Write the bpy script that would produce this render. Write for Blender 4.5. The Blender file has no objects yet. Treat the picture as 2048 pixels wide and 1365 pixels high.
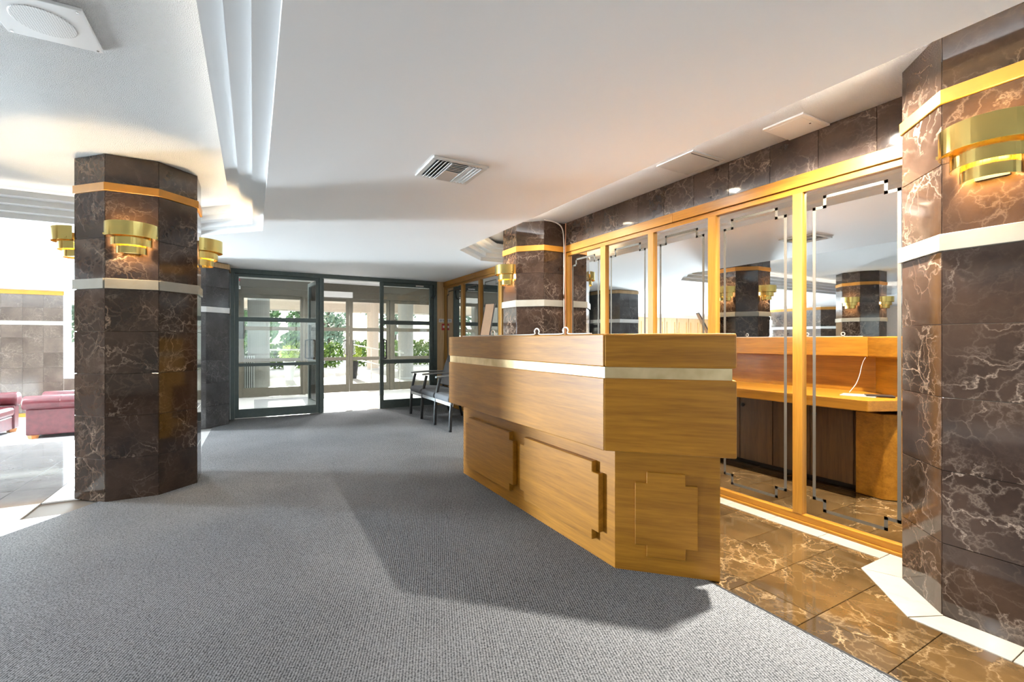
import bpy, bmesh, math, random
import numpy as np
from mathutils import Vector, Matrix
from mathutils.geometry import tessellate_polygon
random.seed(7); rng = np.random.default_rng(7)
scene = bpy.context.scene
COL = scene.collection
R = math.radians

# ------------------------------------------------------------------ camera
cam = bpy.data.cameras.new('camera'); cam.sensor_width = 36.0; cam.lens = 36*925/2048
cam.clip_start = 0.02; cam.clip_end = 300
cam_o = bpy.data.objects.new('camera', cam); COL.objects.link(cam_o)
cam_o.location = (0, 0, 1.15); cam_o.rotation_euler = (R(90), 0, -math.atan(518/925))
scene.camera = cam_o
# ------------------------------------------------------------------ exposure
vs = scene.view_settings
vs.view_transform = 'Standard'; vs.look = 'None'; vs.gamma = 1.0; vs.use_curve_mapping = False
vs.exposure = 1.36
scene.cycles.transparent_max_bounces = 24
scene.cycles.max_bounces = 8; scene.cycles.diffuse_bounces = 4; scene.cycles.glossy_bounces = 4
scene.cycles.sample_clamp_indirect = 6.0
# ------------------------------------------------------------------ world
SUN_EL, SUN_AZ = R(10.8), R(2.0)
w = bpy.data.worlds.new('world'); scene.world = w; w.use_nodes = True
nt = w.node_tree; bg = nt.nodes['Background']
sky = nt.nodes.new('ShaderNodeTexSky'); sky.sky_type = 'NISHITA'; sky.sun_disc = False
sky.sun_elevation = R(38); sky.sun_rotation = R(2); sky.dust_density = 2.0
hs = nt.nodes.new('ShaderNodeHueSaturation'); hs.inputs['Saturation'].default_value = 0.45
nt.links.new(sky.outputs[0], hs.inputs['Color']); nt.links.new(hs.outputs[0], bg.inputs[0])
bg.inputs[1].default_value = 0.26
# ------------------------------------------------------------------ sun
sl = bpy.data.lights.new('sun', 'SUN'); sl.energy = 11; sl.angle = R(0.6); sl.color = (1, .95, .86)
so = bpy.data.objects.new('sun', sl); COL.objects.link(so)
sd = Vector((math.sin(SUN_AZ)*math.cos(SUN_EL), math.cos(SUN_AZ)*math.cos(SUN_EL), math.sin(SUN_EL)))
so.rotation_euler = sd.to_track_quat('Z', 'Y').to_euler(); so.location = (2, 30, 8)
# ------------------------------------------------------------------ area lights: daylight at the far window, added fill left and back
def window_light(name, loc, size, direction, watts, color=(.80, .91, 1), spread=180):
    l = bpy.data.lights.new(name, 'AREA'); l.shape = 'RECTANGLE'; l.size, l.size_y = size
    l.energy = watts; l.color = color; l.spread = R(spread)
    o = bpy.data.objects.new(name, l); COL.objects.link(o); o.location = loc
    o.rotation_euler = Vector(direction).to_track_quat('-Z', 'Z').to_euler()
    return o
K_WIN = 1.5
window_light('daylight_far_window', (-2.3, 13.15, 1.3), (2.2, 1.8), (0, -1, .15), 650*K_WIN)
window_light('added_fill_left', (-11.25, 10.8, 1.0), (2.8, 1.9), (1, -.50, .14), 1300*K_WIN, spread=105)  # added fill, placed out of view to light the desk front and ceiling
window_light('added_fill_back', (.6, -4.45, 1.2), (3.6, 1.9), (0, 1, .55), 18*K_WIN)  # added fill from behind the camera, tilted up to lift the ceiling

# ================================================================== helpers
WO = {}          # world origin of every object built
def link(o, parent, origin):
    COL.objects.link(o)
    origin = Vector(origin); WO[o.name] = origin
    if parent is not None:
        o.parent = parent; o.location = origin - WO[parent.name]
    else:
        o.location = origin
    return o
def tag(o, label=None, cat=None, group=None, kind=None):
    if label: o['label'] = label
    if cat: o['category'] = cat
    if group: o['group'] = group
    if kind: o['kind'] = kind
    return o
def thing(name, loc, label, cat, group=None):
    o = bpy.data.objects.new(name, None); o.empty_display_size = .1
    link(o, None, loc); return tag(o, label, cat, group)
def mobj(name, verts, faces, mat, parent=None, origin=None, smooth=False, bevel=0.0, seg=2, angle=35):
    v = np.array(verts, float)
    if origin is None:
        lo, hi = v.min(0), v.max(0); origin = ((lo[0]+hi[0])/2, (lo[1]+hi[1])/2, lo[2])
    v = v - np.array(origin)
    me = bpy.data.meshes.new(name); me.from_pydata(v.tolist(), [], [list(f) for f in faces])
    bm = bmesh.new(); bm.from_mesh(me); bmesh.ops.recalc_face_normals(bm, faces=bm.faces)
    bm.to_mesh(me); bm.free()
    if smooth:
        me.polygons.foreach_set('use_smooth', [True]*len(me.polygons))
    me.materials.append(MAT[mat])
    o = bpy.data.objects.new(name, me); link(o, parent, origin)
    if bevel:
        b = o.modifiers.new('bevel', 'BEVEL'); b.width = bevel; b.segments = seg; b.limit_method = 'ANGLE'; b.angle_limit = R(angle)
    return o
def boxg(x0, x1, y0, y1, z0, z1):
    v = [(x, y, z) for z in (z0, z1) for x, y in ((x0, y0), (x1, y0), (x1, y1), (x0, y1))]
    f = [(0, 3, 2, 1), (4, 5, 6, 7), (0, 1, 5, 4), (1, 2, 6, 5), (2, 3, 7, 6), (3, 0, 4, 7)]
    return v, f
def merge(*gs):
    V, F = [], []
    for v, f in gs:
        n = len(V); V += list(v); F += [tuple(i+n for i in q) for q in f]
    return V, F
def box(name, x0, x1, y0, y1, z0, z1, mat, parent=None, **k):
    return mobj(name, *boxg(x0, x1, y0, y1, z0, z1), mat, parent, **k)
def prismg(poly, z0, z1):
    n = len(poly)
    v = [(x, y, z0) for x, y in poly] + [(x, y, z1) for x, y in poly]
    f = [tuple(range(n))[::-1], tuple(range(n, 2*n))] + [(i, (i+1) % n, n+(i+1) % n, n+i) for i in range(n)]
    return v, f
def prism(name, poly, z0, z1, mat, parent=None, **k):
    return mobj(name, *prismg(poly, z0, z1), mat, parent, **k)
def latheg(profile, c, n=24, arc=(0, 360), closed=True):
    V, F = [], []
    full = abs(arc[1]-arc[0]-360) < 1e-6
    m = n if full else n+1
    for i in range(m):
        a = R(arc[0]+(arc[1]-arc[0])*i/n)
        for r, z in profile:
            V.append((c[0]+r*math.cos(a), c[1]+r*math.sin(a), c[2]+z))
    p = len(profile)
    for i in range(n):
        j = (i+1) % m
        for k in range(p-1 if not closed else p):
            k2 = (k+1) % p
            F.append((i*p+k, j*p+k, j*p+k2, i*p+k2))
    if closed and not full:
        F.append(tuple(range(p))); F.append(tuple((m-1)*p+k for k in range(p))[::-1])
    return V, F
def cylg(c, r0, r1, h, n=20):
    V, F = [], []
    for z, r in ((0, r0), (h, r1)):
        for i in range(n):
            a = 2*math.pi*i/n; V.append((c[0]+r*math.cos(a), c[1]+r*math.sin(a), c[2]+z))
    F = [(i, (i+1) % n, n+(i+1) % n, n+i) for i in range(n)] + [tuple(range(n))[::-1], tuple(range(n, 2*n))]
    return V, F
def tubeg(pts, r, n=8):
    pts = [Vector(p) for p in pts]; V, F = [], []
    up = Vector((0, 0, 1))
    for i, p in enumerate(pts):
        d = (pts[min(i+1, len(pts)-1)]-pts[max(i-1, 0)]).normalized()
        a = d.cross(up)
        if a.length < 1e-3: a = d.cross(Vector((1, 0, 0)))
        a.normalize(); b = d.cross(a)
        for k in range(n):
            t = 2*math.pi*k/n; V.append(tuple(p + a*math.cos(t)*r + b*math.sin(t)*r))
    for i in range(len(pts)-1):
        for k in range(n):
            F.append((i*n+k, i*n+(k+1) % n, (i+1)*n+(k+1) % n, (i+1)*n+k))
    F.append(tuple(range(n))[::-1]); F.append(tuple((len(pts)-1)*n+k for k in range(n)))
    return V, F
def smoothpath(pts, k=6):
    P = [Vector(p) for p in pts]; P = [P[0]]+P+[P[-1]]; out = []
    for i in range(1, len(P)-2):
        a, b, c, d = P[i-1], P[i], P[i+1], P[i+2]
        for s in range(k):
            t = s/k
            out.append(.5*((2*b)+(c-a)*t+(2*a-5*b+4*c-d)*t*t+(3*b-a-3*c+d)*t**3))
    out.append(P[-2]); return out
def barg(p, q, w, h, up=(0, 0, 1)):
    """box beam from p to q, section w (sideways) x h (towards up)"""
    p, q = Vector(p), Vector(q); d = (q-p).normalized(); up = Vector(up)
    a = d.cross(up).normalized(); b = a.cross(d).normalized()
    V = [tuple(c+a*sx*w/2+b*sy*h/2) for c in (p, q) for sx, sy in ((-1, -1), (1, -1), (1, 1), (-1, 1))]
    return V, [(0, 3, 2, 1), (4, 5, 6, 7), (0, 1, 5, 4), (1, 2, 6, 5), (2, 3, 7, 6), (3, 0, 4, 7)]
def offset_poly(poly, ds):
    """inward offset of a counter-clockwise polygon, one distance per edge i (i -> i+1)"""
    n = len(poly); L = []
    for i in range(n):
        a, b = Vector(poly[i]), Vector(poly[(i+1) % n]); d = (b-a).normalized(); nn = Vector((-d.y, d.x))
        L.append((a+nn*ds[i], d))
    out = []
    for i in range(n):
        (p, d), (q, e) = L[i-1], L[i]
        den = d.x*e.y-d.y*e.x
        t = ((q.x-p.x)*e.y-(q.y-p.y)*e.x)/den
        r = p+d*t; out.append((r.x, r.y))
    return out

# ================================================================== materials
MAT = {}
def newmat(name):
    m = bpy.data.materials.new(name); m.use_nodes = True; MAT[name] = m
    t = m.node_tree; b = t.nodes['Principled BSDF']
    return m, t, b
def nd(t, kind, **k):
    n = t.nodes.new(kind)
    for a, v in k.items():
        if a.startswith('i_'):
            key = a[2:]; key = int(key) if key.isdigit() else key.replace('_', ' ')
            n.inputs[key].default_value = v
        else: setattr(n, a, v)
    return n
def ramp(t, src, stops):
    r = t.nodes.new('ShaderNodeValToRGB'); e = r.color_ramp.elements
    while len(e) < len(stops): e.new(.5)
    for q, (p, c) in zip(e, stops):
        q.position = p; q.color = (*c, 1) if len(c) == 3 else c
    t.links.new(src, r.inputs[0]); return r
def coords(t, scale=(1, 1, 1), rot=(0, 0, 0), rnd=True):
    tc = t.nodes.new('ShaderNodeTexCoord'); src = tc.outputs['Object']
    if rnd:
        oi = t.nodes.new('ShaderNodeObjectInfo')
        m = nd(t, 'ShaderNodeVectorMath', operation='SCALE'); m.inputs[0].default_value = (37.3, 71.9, 53.1)
        t.links.new(oi.outputs['Random'], m.inputs['Scale'])
        a = nd(t, 'ShaderNodeVectorMath', operation='ADD')
        t.links.new(src, a.inputs[0]); t.links.new(m.outputs[0], a.inputs[1]); src = a.outputs[0]
    mp = t.nodes.new('ShaderNodeMapping'); mp.inputs['Rotation'].default_value = rot; mp.inputs['Scale'].default_value = scale
    t.links.new(src, mp.inputs[0]); return mp.outputs[0]
def plain(name, col, rough=.5, metal=0.0, spec=.5, emit=0.0, ecol=None, noise=0.0, nscale=20, bump=0.0, bscale=80):
    m, t, b = newmat(name)
    b.inputs['Base Color'].default_value = (*col, 1); b.inputs['Roughness'].default_value = rough
    b.inputs['Metallic'].default_value = metal; b.inputs['Specular IOR Level'].default_value = spec
    if emit:
        b.inputs['Emission Color'].default_value = (*(ecol or col), 1); b.inputs['Emission Strength'].default_value = emit
    if noise:
        n = nd(t, 'ShaderNodeTexNoise', i_Scale=nscale, i_Detail=4.0); t.links.new(coords(t), n.inputs['Vector'])
        r = ramp(t, n.outputs[0], [(.3, tuple(c*(1-noise) for c in col)), (.7, tuple(min(1, c*(1+noise)) for c in col))])
        t.links.new(r.outputs[0], b.inputs['Base Color'])
    if bump:
        n = nd(t, 'ShaderNodeTexNoise', i_Scale=bscale, i_Detail=3.0); t.links.new(coords(t, rnd=False), n.inputs['Vector'])
        bp = nd(t, 'ShaderNodeBump', i_Strength=bump, i_Distance=.01 if bump < .8 else .03); t.links.new(n.outputs[0], bp.inputs['Height'])
        t.links.new(bp.outputs[0], b.inputs['Normal'])
    return m
def marble(name, dark, mid, vein, scale=5.0, rough=.07, amount=1.0):
    m, t, b = newmat(name); L = t.links
    c = coords(t)
    n1 = nd(t, 'ShaderNodeTexNoise', i_Scale=3.0, i_Detail=6.0, i_Roughness=.6); L.new(c, n1.inputs['Vector'])
    dv = nd(t, 'ShaderNodeVectorMath', operation='MULTIPLY_ADD'); dv.inputs[1].default_value = (.45, .45, .45)
    L.new(n1.outputs['Color'], dv.inputs[0]); L.new(c, dv.inputs[2])
    basec = ramp(t, n1.outputs[0], [(.3, dark), (.72, mid)])
    v1 = nd(t, 'ShaderNodeTexVoronoi', feature='DISTANCE_TO_EDGE', i_Scale=scale); L.new(dv.outputs[0], v1.inputs['Vector'])
    v2 = nd(t, 'ShaderNodeTexVoronoi', feature='DISTANCE_TO_EDGE', i_Scale=scale*2.7); L.new(dv.outputs[0], v2.inputs['Vector'])
    r1 = ramp(t, v1.outputs[0], [(0, (.95, .95, .95)), (.008, (.4, .4, .4)), (.03, (0, 0, 0))])
    r2 = ramp(t, v2.outputs[0], [(0, (.30, .30, .30)), (.04, (.1, .1, .1)), (.12, (0, 0, 0))])
    n2 = nd(t, 'ShaderNodeTexNoise', i_Scale=2.3, i_Detail=2.0); L.new(c, n2.inputs['Vector'])
    mk = ramp(t, n2.outputs[0], [(.42, (0.06, .06, .06)), (.66, (amount, amount, amount))])
    mx = nd(t, 'ShaderNodeMath', operation='MAXIMUM'); L.new(r1.outputs[0], mx.inputs[0]); L.new(r2.outputs[0], mx.inputs[1])
    ml = nd(t, 'ShaderNodeMath', operation='MULTIPLY'); L.new(mx.outputs[0], ml.inputs[0]); L.new(mk.outputs[0], ml.inputs[1])
    mix = nd(t, 'ShaderNodeMix', data_type='RGBA'); L.new(ml.outputs[0], mix.inputs[0]); L.new(basec.outputs[0], mix.inputs[6])
    mix.inputs[7].default_value = (*vein, 1)
    L.new(mix.outputs[2], b.inputs['Base Color']); b.inputs['Roughness'].default_value = rough
    b.inputs['Specular IOR Level'].default_value = .55
    return m
def oak(name, c0, c1, axis='y', rough=.38, rotz=0.0, coat=.2):
    m, t, b = newmat(name); L = t.links
    s = {'x': (.9, 14, 14), 'y': (14, .9, 14), 'z': (14, 14, .9)}[axis]
    # rotate first, then stretch
    c = coords(t, rot=(0, 0, rotz)); mp = t.nodes.new('ShaderNodeMapping'); mp.inputs['Scale'].default_value = s
    L.new(c, mp.inputs[0])
    n = nd(t, 'ShaderNodeTexNoise', i_Scale=1.3, i_Detail=5.0, i_Roughness=.62, i_Distortion=.5); L.new(mp.outputs[0], n.inputs['Vector'])
    mp2 = t.nodes.new('ShaderNodeMapping'); mp2.inputs['Scale'].default_value = tuple(5*q for q in s); L.new(c, mp2.inputs[0])
    n2 = nd(t, 'ShaderNodeTexNoise', i_Scale=1.6, i_Detail=3.0); L.new(mp2.outputs[0], n2.inputs['Vector'])
    ad = nd(t, 'ShaderNodeMath', operation='MULTIPLY_ADD'); ad.inputs[1].default_value = .45; L.new(n2.outputs[0], ad.inputs[0]); L.new(n.outputs[0], ad.inputs[2])
    r = ramp(t, ad.outputs[0], [(.45, c0), (.68, tuple((a+q)/2 for a, q in zip(c0, c1))), (.9, c1)])
    L.new(r.outputs[0], b.inputs['Base Color'])
    b.inputs['Roughness'].default_value = rough; b.inputs['Specular IOR Level'].default_value = .32; b.inputs['Coat Weight'].default_value = coat; b.inputs['Coat Roughness'].default_value = .3
    bp = nd(t, 'ShaderNodeBump', i_Strength=.06, i_Distance=.004); L.new(n2.outputs[0], bp.inputs['Height']); L.new(bp.outputs[0], b.inputs['Normal'])
    return m
def glassmat(name, tint=(.94, .97, .96), refl=.07):
    m, t, b = newmat(name); L = t.links; t.nodes.remove(b); out = t.nodes['Material Output']
    tr = nd(t, 'ShaderNodeBsdfTransparent'); tr.inputs[0].default_value = (*tint, 1)
    gl = nd(t, 'ShaderNodeBsdfGlossy'); gl.inputs['Roughness'].default_value = .01
    lw = nd(t, 'ShaderNodeFresnel', i_IOR=1.45)
    mx = nd(t, 'ShaderNodeMixShader'); L.new(lw.outputs[0], mx.inputs[0]); L.new(tr.outputs[0], mx.inputs[1]); L.new(gl.outputs[0], mx.inputs[2])
    L.new(mx.outputs[0], out.inputs[0]); return m
def carpet(name, dark, light):
    m, t, b = newmat(name); L = t.links
    c = coords(t, rot=(0, 0, R(20)), rnd=False)
    wv = nd(t, 'ShaderNodeTexWave', wave_type='BANDS', bands_direction='X', i_Scale=30.0, i_Distortion=2.2, i_Detail=2.0)
    wv.inputs['Detail Scale'].default_value = 6.0; L.new(c, wv.inputs['Vector'])
    v = nd(t, 'ShaderNodeTexNoise', i_Scale=135.0, i_Detail=2.0); L.new(c, v.inputs['Vector'])
    big = nd(t, 'ShaderNodeTexNoise', i_Scale=1.1, i_Detail=3.0); L.new(c, big.inputs['Vector'])
    a = nd(t, 'ShaderNodeMath', operation='MULTIPLY_ADD'); a.inputs[1].default_value = .3; L.new(wv.outputs['Fac'], a.inputs[0]); L.new(v.outputs[0], a.inputs[2])
    a2 = nd(t, 'ShaderNodeMath', operation='MULTIPLY_ADD'); a2.inputs[1].default_value = .25; L.new(big.outputs[0], a2.inputs[0]); L.new(a.outputs[0], a2.inputs[2])
    r = ramp(t, a2.outputs[0], [(.5, dark), (.98, light)])
    L.new(r.outputs[0], b.inputs['Base Color']); b.inputs['Roughness'].default_value = .95; b.inputs['Specular IOR Level'].default_value = .1
    bp = nd(t, 'ShaderNodeBump', i_Strength=.6, i_Distance=.006); L.new(a.outputs[0], bp.inputs['Height']); L.new(bp.outputs[0], b.inputs['Normal'])
    return m

marble('brown_marble', (.018, .010, .007), (.062, .036, .024), (.33, .245, .185), 4.2)
marble('floor_marble', (.040, .022, .008), (.11, .062, .022), (.40, .28, .15), 4.0, .05)
marble('grey_brown_marble', (.045, .045, .047), (.12, .12, .125), (.36, .35, .35), 6.0, .1, .6)
marble('lounge_marble', (.055, .040, .032), (.12, .09, .072), (.28, .23, .19), 7.0, .12)
marble('cream_marble', (.30, .275, .23), (.37, .345, .295), (.29, .23, .155), 2.2, .1, .35)
marble('white_marble', (.70, .70, .69), (.80, .80, .79), (.60, .59, .57), 2.0, .06, .3)
marble('grey_marble', (.13, .13, .135), (.24, .24, .245), (.40, .40, .40), 2.4, .05, .5)
oak('oak_y', (.21, .080, .004), (.40, .170, .014), 'y')
oak('oak_d', (.21, .080, .004), (.40, .170, .014), 'x', rotz=R(45))
oak('oak_z', (.27, .115, .012), (.42, .20, .03), 'z')
oak('oak_x', (.27, .115, .012), (.42, .20, .03), 'x')
oak('oak_pale', (.42, .27, .13), (.60, .42, .23), 'z')
oak('oak_dark', (.05, .024, .010), (.11, .055, .022), 'z')
oak('oak_panel', (.26, .15, .065), (.36, .22, .10), 'z')
plain('wood_band', (.44, .19, .02), .45, noise=.12, nscale=9)
plain('ceiling_white', (.88, .88, .885), .75, bump=.02, bscale=6)
plain('ceiling_rough', (.88, .88, .88), .9, bump=.9, bscale=190)
plain('moulding_white', (.74, .745, .75), .55)
plain('wall_white', (.80, .79, .77), .8, noise=.02)
plain('wall_beige', (.66, .55, .46), .8, noise=.03)
plain('grout_dark', (.05, .04, .035), .8)
plain('grout_light', (.42, .41, .38), .8)
plain('grout_tan', (.15, .115, .085), .8)
plain('plate_white', (.80, .80, .80), .5)
plain('plate_grey', (.46, .47, .48), .55)
plain('vent_metal', (.70, .70, .69), .4, .1)
plain('vent_dark', (.05, .05, .05), .8)
plain('alu_green', (.075, .098, .095), .38, .35, noise=.1)
plain('alu_olive', (.105, .094, .072), .42, .3, noise=.08)
plain('chrome', (.75, .75, .75), .15, 1.0)
plain('dark_metal', (.045, .047, .05), .35, .4)
plain('leg_metal', (.035, .036, .038), .3, .5)
plain('arm_grey', (.20, .21, .22), .35, .2)
plain('fabric_grey', (.095, .098, .105), .95, noise=.12, nscale=90, bump=.3, bscale=300)
plain('leather_red', (.085, .014, .018), .32, noise=.22, nscale=14, bump=.06, bscale=120)
plain('foot_wood', (.45, .17, .05), .4, noise=.1)
plain('etched', (.095, .085, .07), .6, 0.0, .2)
plain('black', (.008, .008, .008), .6)
plain('black_plastic', (.02, .021, .024), .35)
plain('red_plastic', (.42, .02, .03), .35)
plain('paper', (.82, .80, .76), .8)
plain('card_beige', (.62, .47, .34), .7, noise=.04)
plain('cable_white', (.72, .70, .66), .5)
plain('cable_orange', (.62, .30, .16), .5)
plain('lamp_glow', (1, .9, .75), .4, emit=9.0, ecol=(1, .86, .62))
plain('lamp_white', (1, 1, 1), .4, emit=5.0, ecol=(1, .97, .9))
plain('bulb_glow', (1, .85, .6), .4, emit=26.0, ecol=(1, .72, .36))
plain('cove_glow', (1, .95, .85), .4, emit=5.0, ecol=(1, .93, .82))
plain('added_fill_white', (1, 1, 1), .4, emit=42.0, ecol=(1, .98, .95))  # glow of the tube added as fill over the mirror strip
plain('concrete', (.62, .61, .60), .9, noise=.06, nscale=2)
plain('asphalt', (.42, .42, .43), .95, noise=.08)
plain('stucco', (.66, .56, .47), .9, noise=.04)
plain('column_grey', (.42, .41, .39), .85, noise=.05)
plain('soffit', (.62, .54, .46), .85)
plain('vest_tile', (.42, .42, .42), .38, spec=.3, noise=.05, nscale=3)
plain('mat_grey', (.17, .175, .185), .9, noise=.15, nscale=30)
plain('slat_white', (.78, .79, .80), .5)
plain('rail_white', (.82, .80, .76), .4)
plain('pot_black', (.015, .015, .016), .5)
plain('soil', (.06, .04, .025), .95)
plain('bark', (.10, .08, .065), .9, noise=.2)
def leafmat(name, a, b_):
    m, t, b = newmat(name)
    n = nd(t, 'ShaderNodeTexNoise', i_Scale=3.5, i_Detail=3.0); t.links.new(coords(t), n.inputs['Vector'])
    r = ramp(t, n.outputs[0], [(.35, a), (.65, b_)]); t.links.new(r.outputs[0], b.inputs['Base Color'])
    b.inputs['Roughness'].default_value = .55
    b.inputs['Transmission Weight'].default_value = 0.0
leafmat('leaf_hedge', (.06, .14, .02), (.20, .32, .06))
leafmat('leaf_tree', (.07, .16, .05), (.20, .34, .12))
leafmat('leaf_lime', (.30, .42, .05), (.55, .66, .16))
leafmat('leaf_far', (.16, .24, .17), (.30, .40, .28))
carpet('carpet', (.042, .044, .048), (.27, .276, .288))
carpet('lounge_carpet', (.42, .42, .42), (.62, .62, .62))
glassmat('glass'); glassmat('glass_outer', (.95, .97, .96))
m, t, b = newmat('mirror'); b.inputs['Base Color'].default_value = (.80, .795, .78, 1); b.inputs['Metallic'].default_value = 1; b.inputs['Roughness'].default_value = .012
m, t, b = newmat('brass'); b.inputs['Base Color'].default_value = (.78, .60, .20, 1); b.inputs['Metallic'].default_value = 1; b.inputs['Roughness'].default_value = .16
m, t, b = newmat('brass_strip')
n = nd(t, 'ShaderNodeTexNoise', i_Scale=7.0, i_Detail=3.0); t.links.new(coords(t), n.inputs['Vector'])
r = ramp(t, n.outputs[0], [(.35, (.50, .36, .18)), (.65, (.74, .58, .34))]); t.links.new(r.outputs[0], b.inputs['Base Color'])
b.inputs['Metallic'].default_value = .8; b.inputs['Roughness'].default_value = .42
# speaker grille: perforated sheet
m, t, b = newmat('grille')
v = nd(t, 'ShaderNodeTexVoronoi', i_Scale=110.0); v.inputs['Randomness'].default_value = .1; t.links.new(coords(t, rnd=False), v.inputs['Vector'])
r = ramp(t, v.outputs['Distance'], [(.25, (.42, .42, .42)), (.38, (.76, .76, .76))]); t.links.new(r.outputs[0], b.inputs['Base Color'])

# ---- tiles: one bevelled slab mesh per size, copied as objects
TM = {}
def slab_mesh(w, h, t, mat, bv=.0015):
    key = (round(w, 4), round(h, 4), round(t, 4), mat)
    if key in TM: return TM[key]
    V = []
    for y, i in ((0, 0), (-(t-bv), 0), (-t, bv)):
        V += [(-w/2+i, y, i), (w/2-i, y, i), (w/2-i, y, h-i), (-w/2+i, y, h-i)]
    F = [(8, 9, 10, 11)]
    for a in (0, 4):
        for k in range(4): F.append((a+k, a+(k+1) % 4, a+4+(k+1) % 4, a+4+k))
    me = bpy.data.meshes.new('tile'); me.from_pydata(V, [], F)
    bm = bmesh.new(); bm.from_mesh(me); bmesh.ops.recalc_face_normals(bm, faces=bm.faces)
    if bm.faces[:] and sum(f.normal.y*f.calc_area() for f in bm.faces) > 0: bmesh.ops.reverse_faces(bm, faces=bm.faces)
    bm.to_mesh(me); bm.free()
    me.materials.append(MAT[mat]); TM[key] = me; return me
def wall_tile(parent, c, n, w, h, mat, t=.012, name='tile'):
    """tile standing on point c (centre of its lower back edge) facing the direction n"""
    o = bpy.data.objects.new(name, slab_mesh(w-.0016, h-.0016, t, mat)); link(o, parent, c)
    o.rotation_euler = (0, 0, math.atan2(n[1], n[0])+math.pi/2); return o
def floor_tile(parent, x0, x1, y0, y1, z, mat, t=.010, gap=.0025, name='floor_tile'):
    w, h = x1-x0-gap, y1-y0-gap
    o = bpy.data.objects.new(name, slab_mesh(w, h, t, mat)); link(o, parent, ((x0+x1)/2, y1-gap/2, z-t))
    o.rotation_euler = (R(-90), 0, math.pi); o.rotation_euler = Matrix(((1, 0, 0), (0, 0, -1), (0, -1, 0))).to_euler() if False else (R(90), 0, 0)
    # local -Y (front) must look up (+Z): rotate -90 about X maps -Y -> +Z and +Z -> +Y
    o.rotation_euler = (R(-90), 0, 0); o.location = Vector(((x0+x1)/2, y0+gap/2, z-t)) - (WO[parent.name] if parent else Vector())
    return o

ZS, ZT, ZL = 2.21, 2.45, 2.48     # smooth ceiling, right tray, left tray
XM = 3.0                          # face of the mirror wall
# ================================================================== floor
floor = mobj('floor', *merge(boxg(-11, 3.2, -4.2, 7.16, -.15, -.011), boxg(-1.0, 4.1, 7.16, 10.8, -.15, -.011)), 'grout_tan', origin=(0, 0, 0)); tag(floor, kind='structure')
carpet_poly = [(-.29, 7.9), (-.29, 7.46), (-.47, 7.25), (-.486, 6.0), (-.42, 5.1), (-.46, 4.75), (-.965, 4.31), (-1.29, 3.82), (-2.35, 2.1), (-2.6, -4.19), (1.893, -4.19), (1.893, 4.2), (2.99, 4.2), (2.99, 7.9)]
cp = prism('carpet', carpet_poly, -.010, .006, 'carpet', floor, origin=(0, 0, -.01))
tag(mobj('carpet_edge_strip', *boxg(1.889, 1.899, -4.19, 4.2, -.010, .0075), 'dark_metal', floor), 'dark metal strip along the carpet edge')
xs = [1.899, 2.057, 2.44, 2.823, 3.06]; ys = [round(-.459+.305*i, 3) for i in range(0, 16)]
for i in range(4):
    for j in range(len(ys)-1):
        floor_tile(floor, xs[i], xs[i+1], ys[j], ys[j+1], 0, 'floor_marble')
# cream border beside the mirror wall and round the near column
y = 1.18
while y < 4.1:
    floor_tile(floor, 2.884, XM, y, min(y+.305, 4.17), .004, 'cream_marble', .008, name='border_tile'); y += .305
for poly in ([(2.68, 1.178), (2.884, 1.178), (3.0, 1.178), (3.0, 1.03), (2.745, 1.03)], [(2.376, .874), (2.676, 1.174), (2.741, 1.026), (2.517, .805)],
             [(2.372, .57), (2.372, .868), (2.513, .803), (2.516, .57)], [(2.372, .265), (2.372, .567), (2.516, .567), (2.516, .265)]):
    prism('border_tile', poly, -.004, .004, 'cream_marble', floor, bevel=.0012, seg=1)
# pale border and grey field on the left
xl = [-.42, -.70, -1.31]; 
for x0, x1 in ((-.9, -.40), (-1.31, -.9)):
    for j in range(9): floor_tile(floor, x0, x1, 4.49+.305*j, 4.49+.305*(j+1), 0, 'white_marble', name='border_tile')
for j, (y0, y1) in enumerate(((4.14, 4.49), (3.79, 4.14), (3.44, 3.79), (3.0, 3.44))):
    for i in range(5): floor_tile(floor, -1.31-.61*(i+1)+.2*j, -1.31-.61*i+.2*j, y0, y1, 0, 'white_marble', name='border_tile')
for i in range(6):
    for j in range(6):
        x1 = -1.31 if i == 0 else -1.6-.5*(i-1); x0 = -1.6-.5*i
        floor_tile(floor, x0, x1, 4.49+.445*j, 4.49+.445*(j+1), 0, 'grey_marble')
box('field', -10.9, -4.11, 3.0, 7.16, -.011, 0, 'grey_marble', floor)
box('field', -10.9, -3.9, -4.1, 2.99, -.011, 0, 'grey_marble', floor)
prism('field', [(-2.3, 2.99), (-3.89, 2.99), (-3.89, -4.1), (-2.65, -4.1)], -.011, -.001, 'white_marble', floor)
# sunken lounge
box('lounge_carpet', -11, -.3, 7.16, 12.85, -.40, -.375, 'lounge_carpet', floor)
box('lounge_step', -11, -.9, 7.14, 7.16, -.375, -.012, 'white_marble', floor)
# vestibule floor
for i in range(7):
    for j in range(5):
        floor_tile(floor, -.27+.61*i, -.27+.61*(i+1), 7.905+.58*j, 7.905+.58*(j+1), 0, 'vest_tile')
tag(box('entrance_mat', 0.02, 1.0, 8.5, 10.3, .0005, .008, 'mat_grey', bevel=.003), 'grey entrance mat on the vestibule floor behind the fixed glass panel', 'mat')
box('threshold', .95, 2.86, 7.86, 7.94, -.005, .010, 'chrome', floor)

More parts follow.
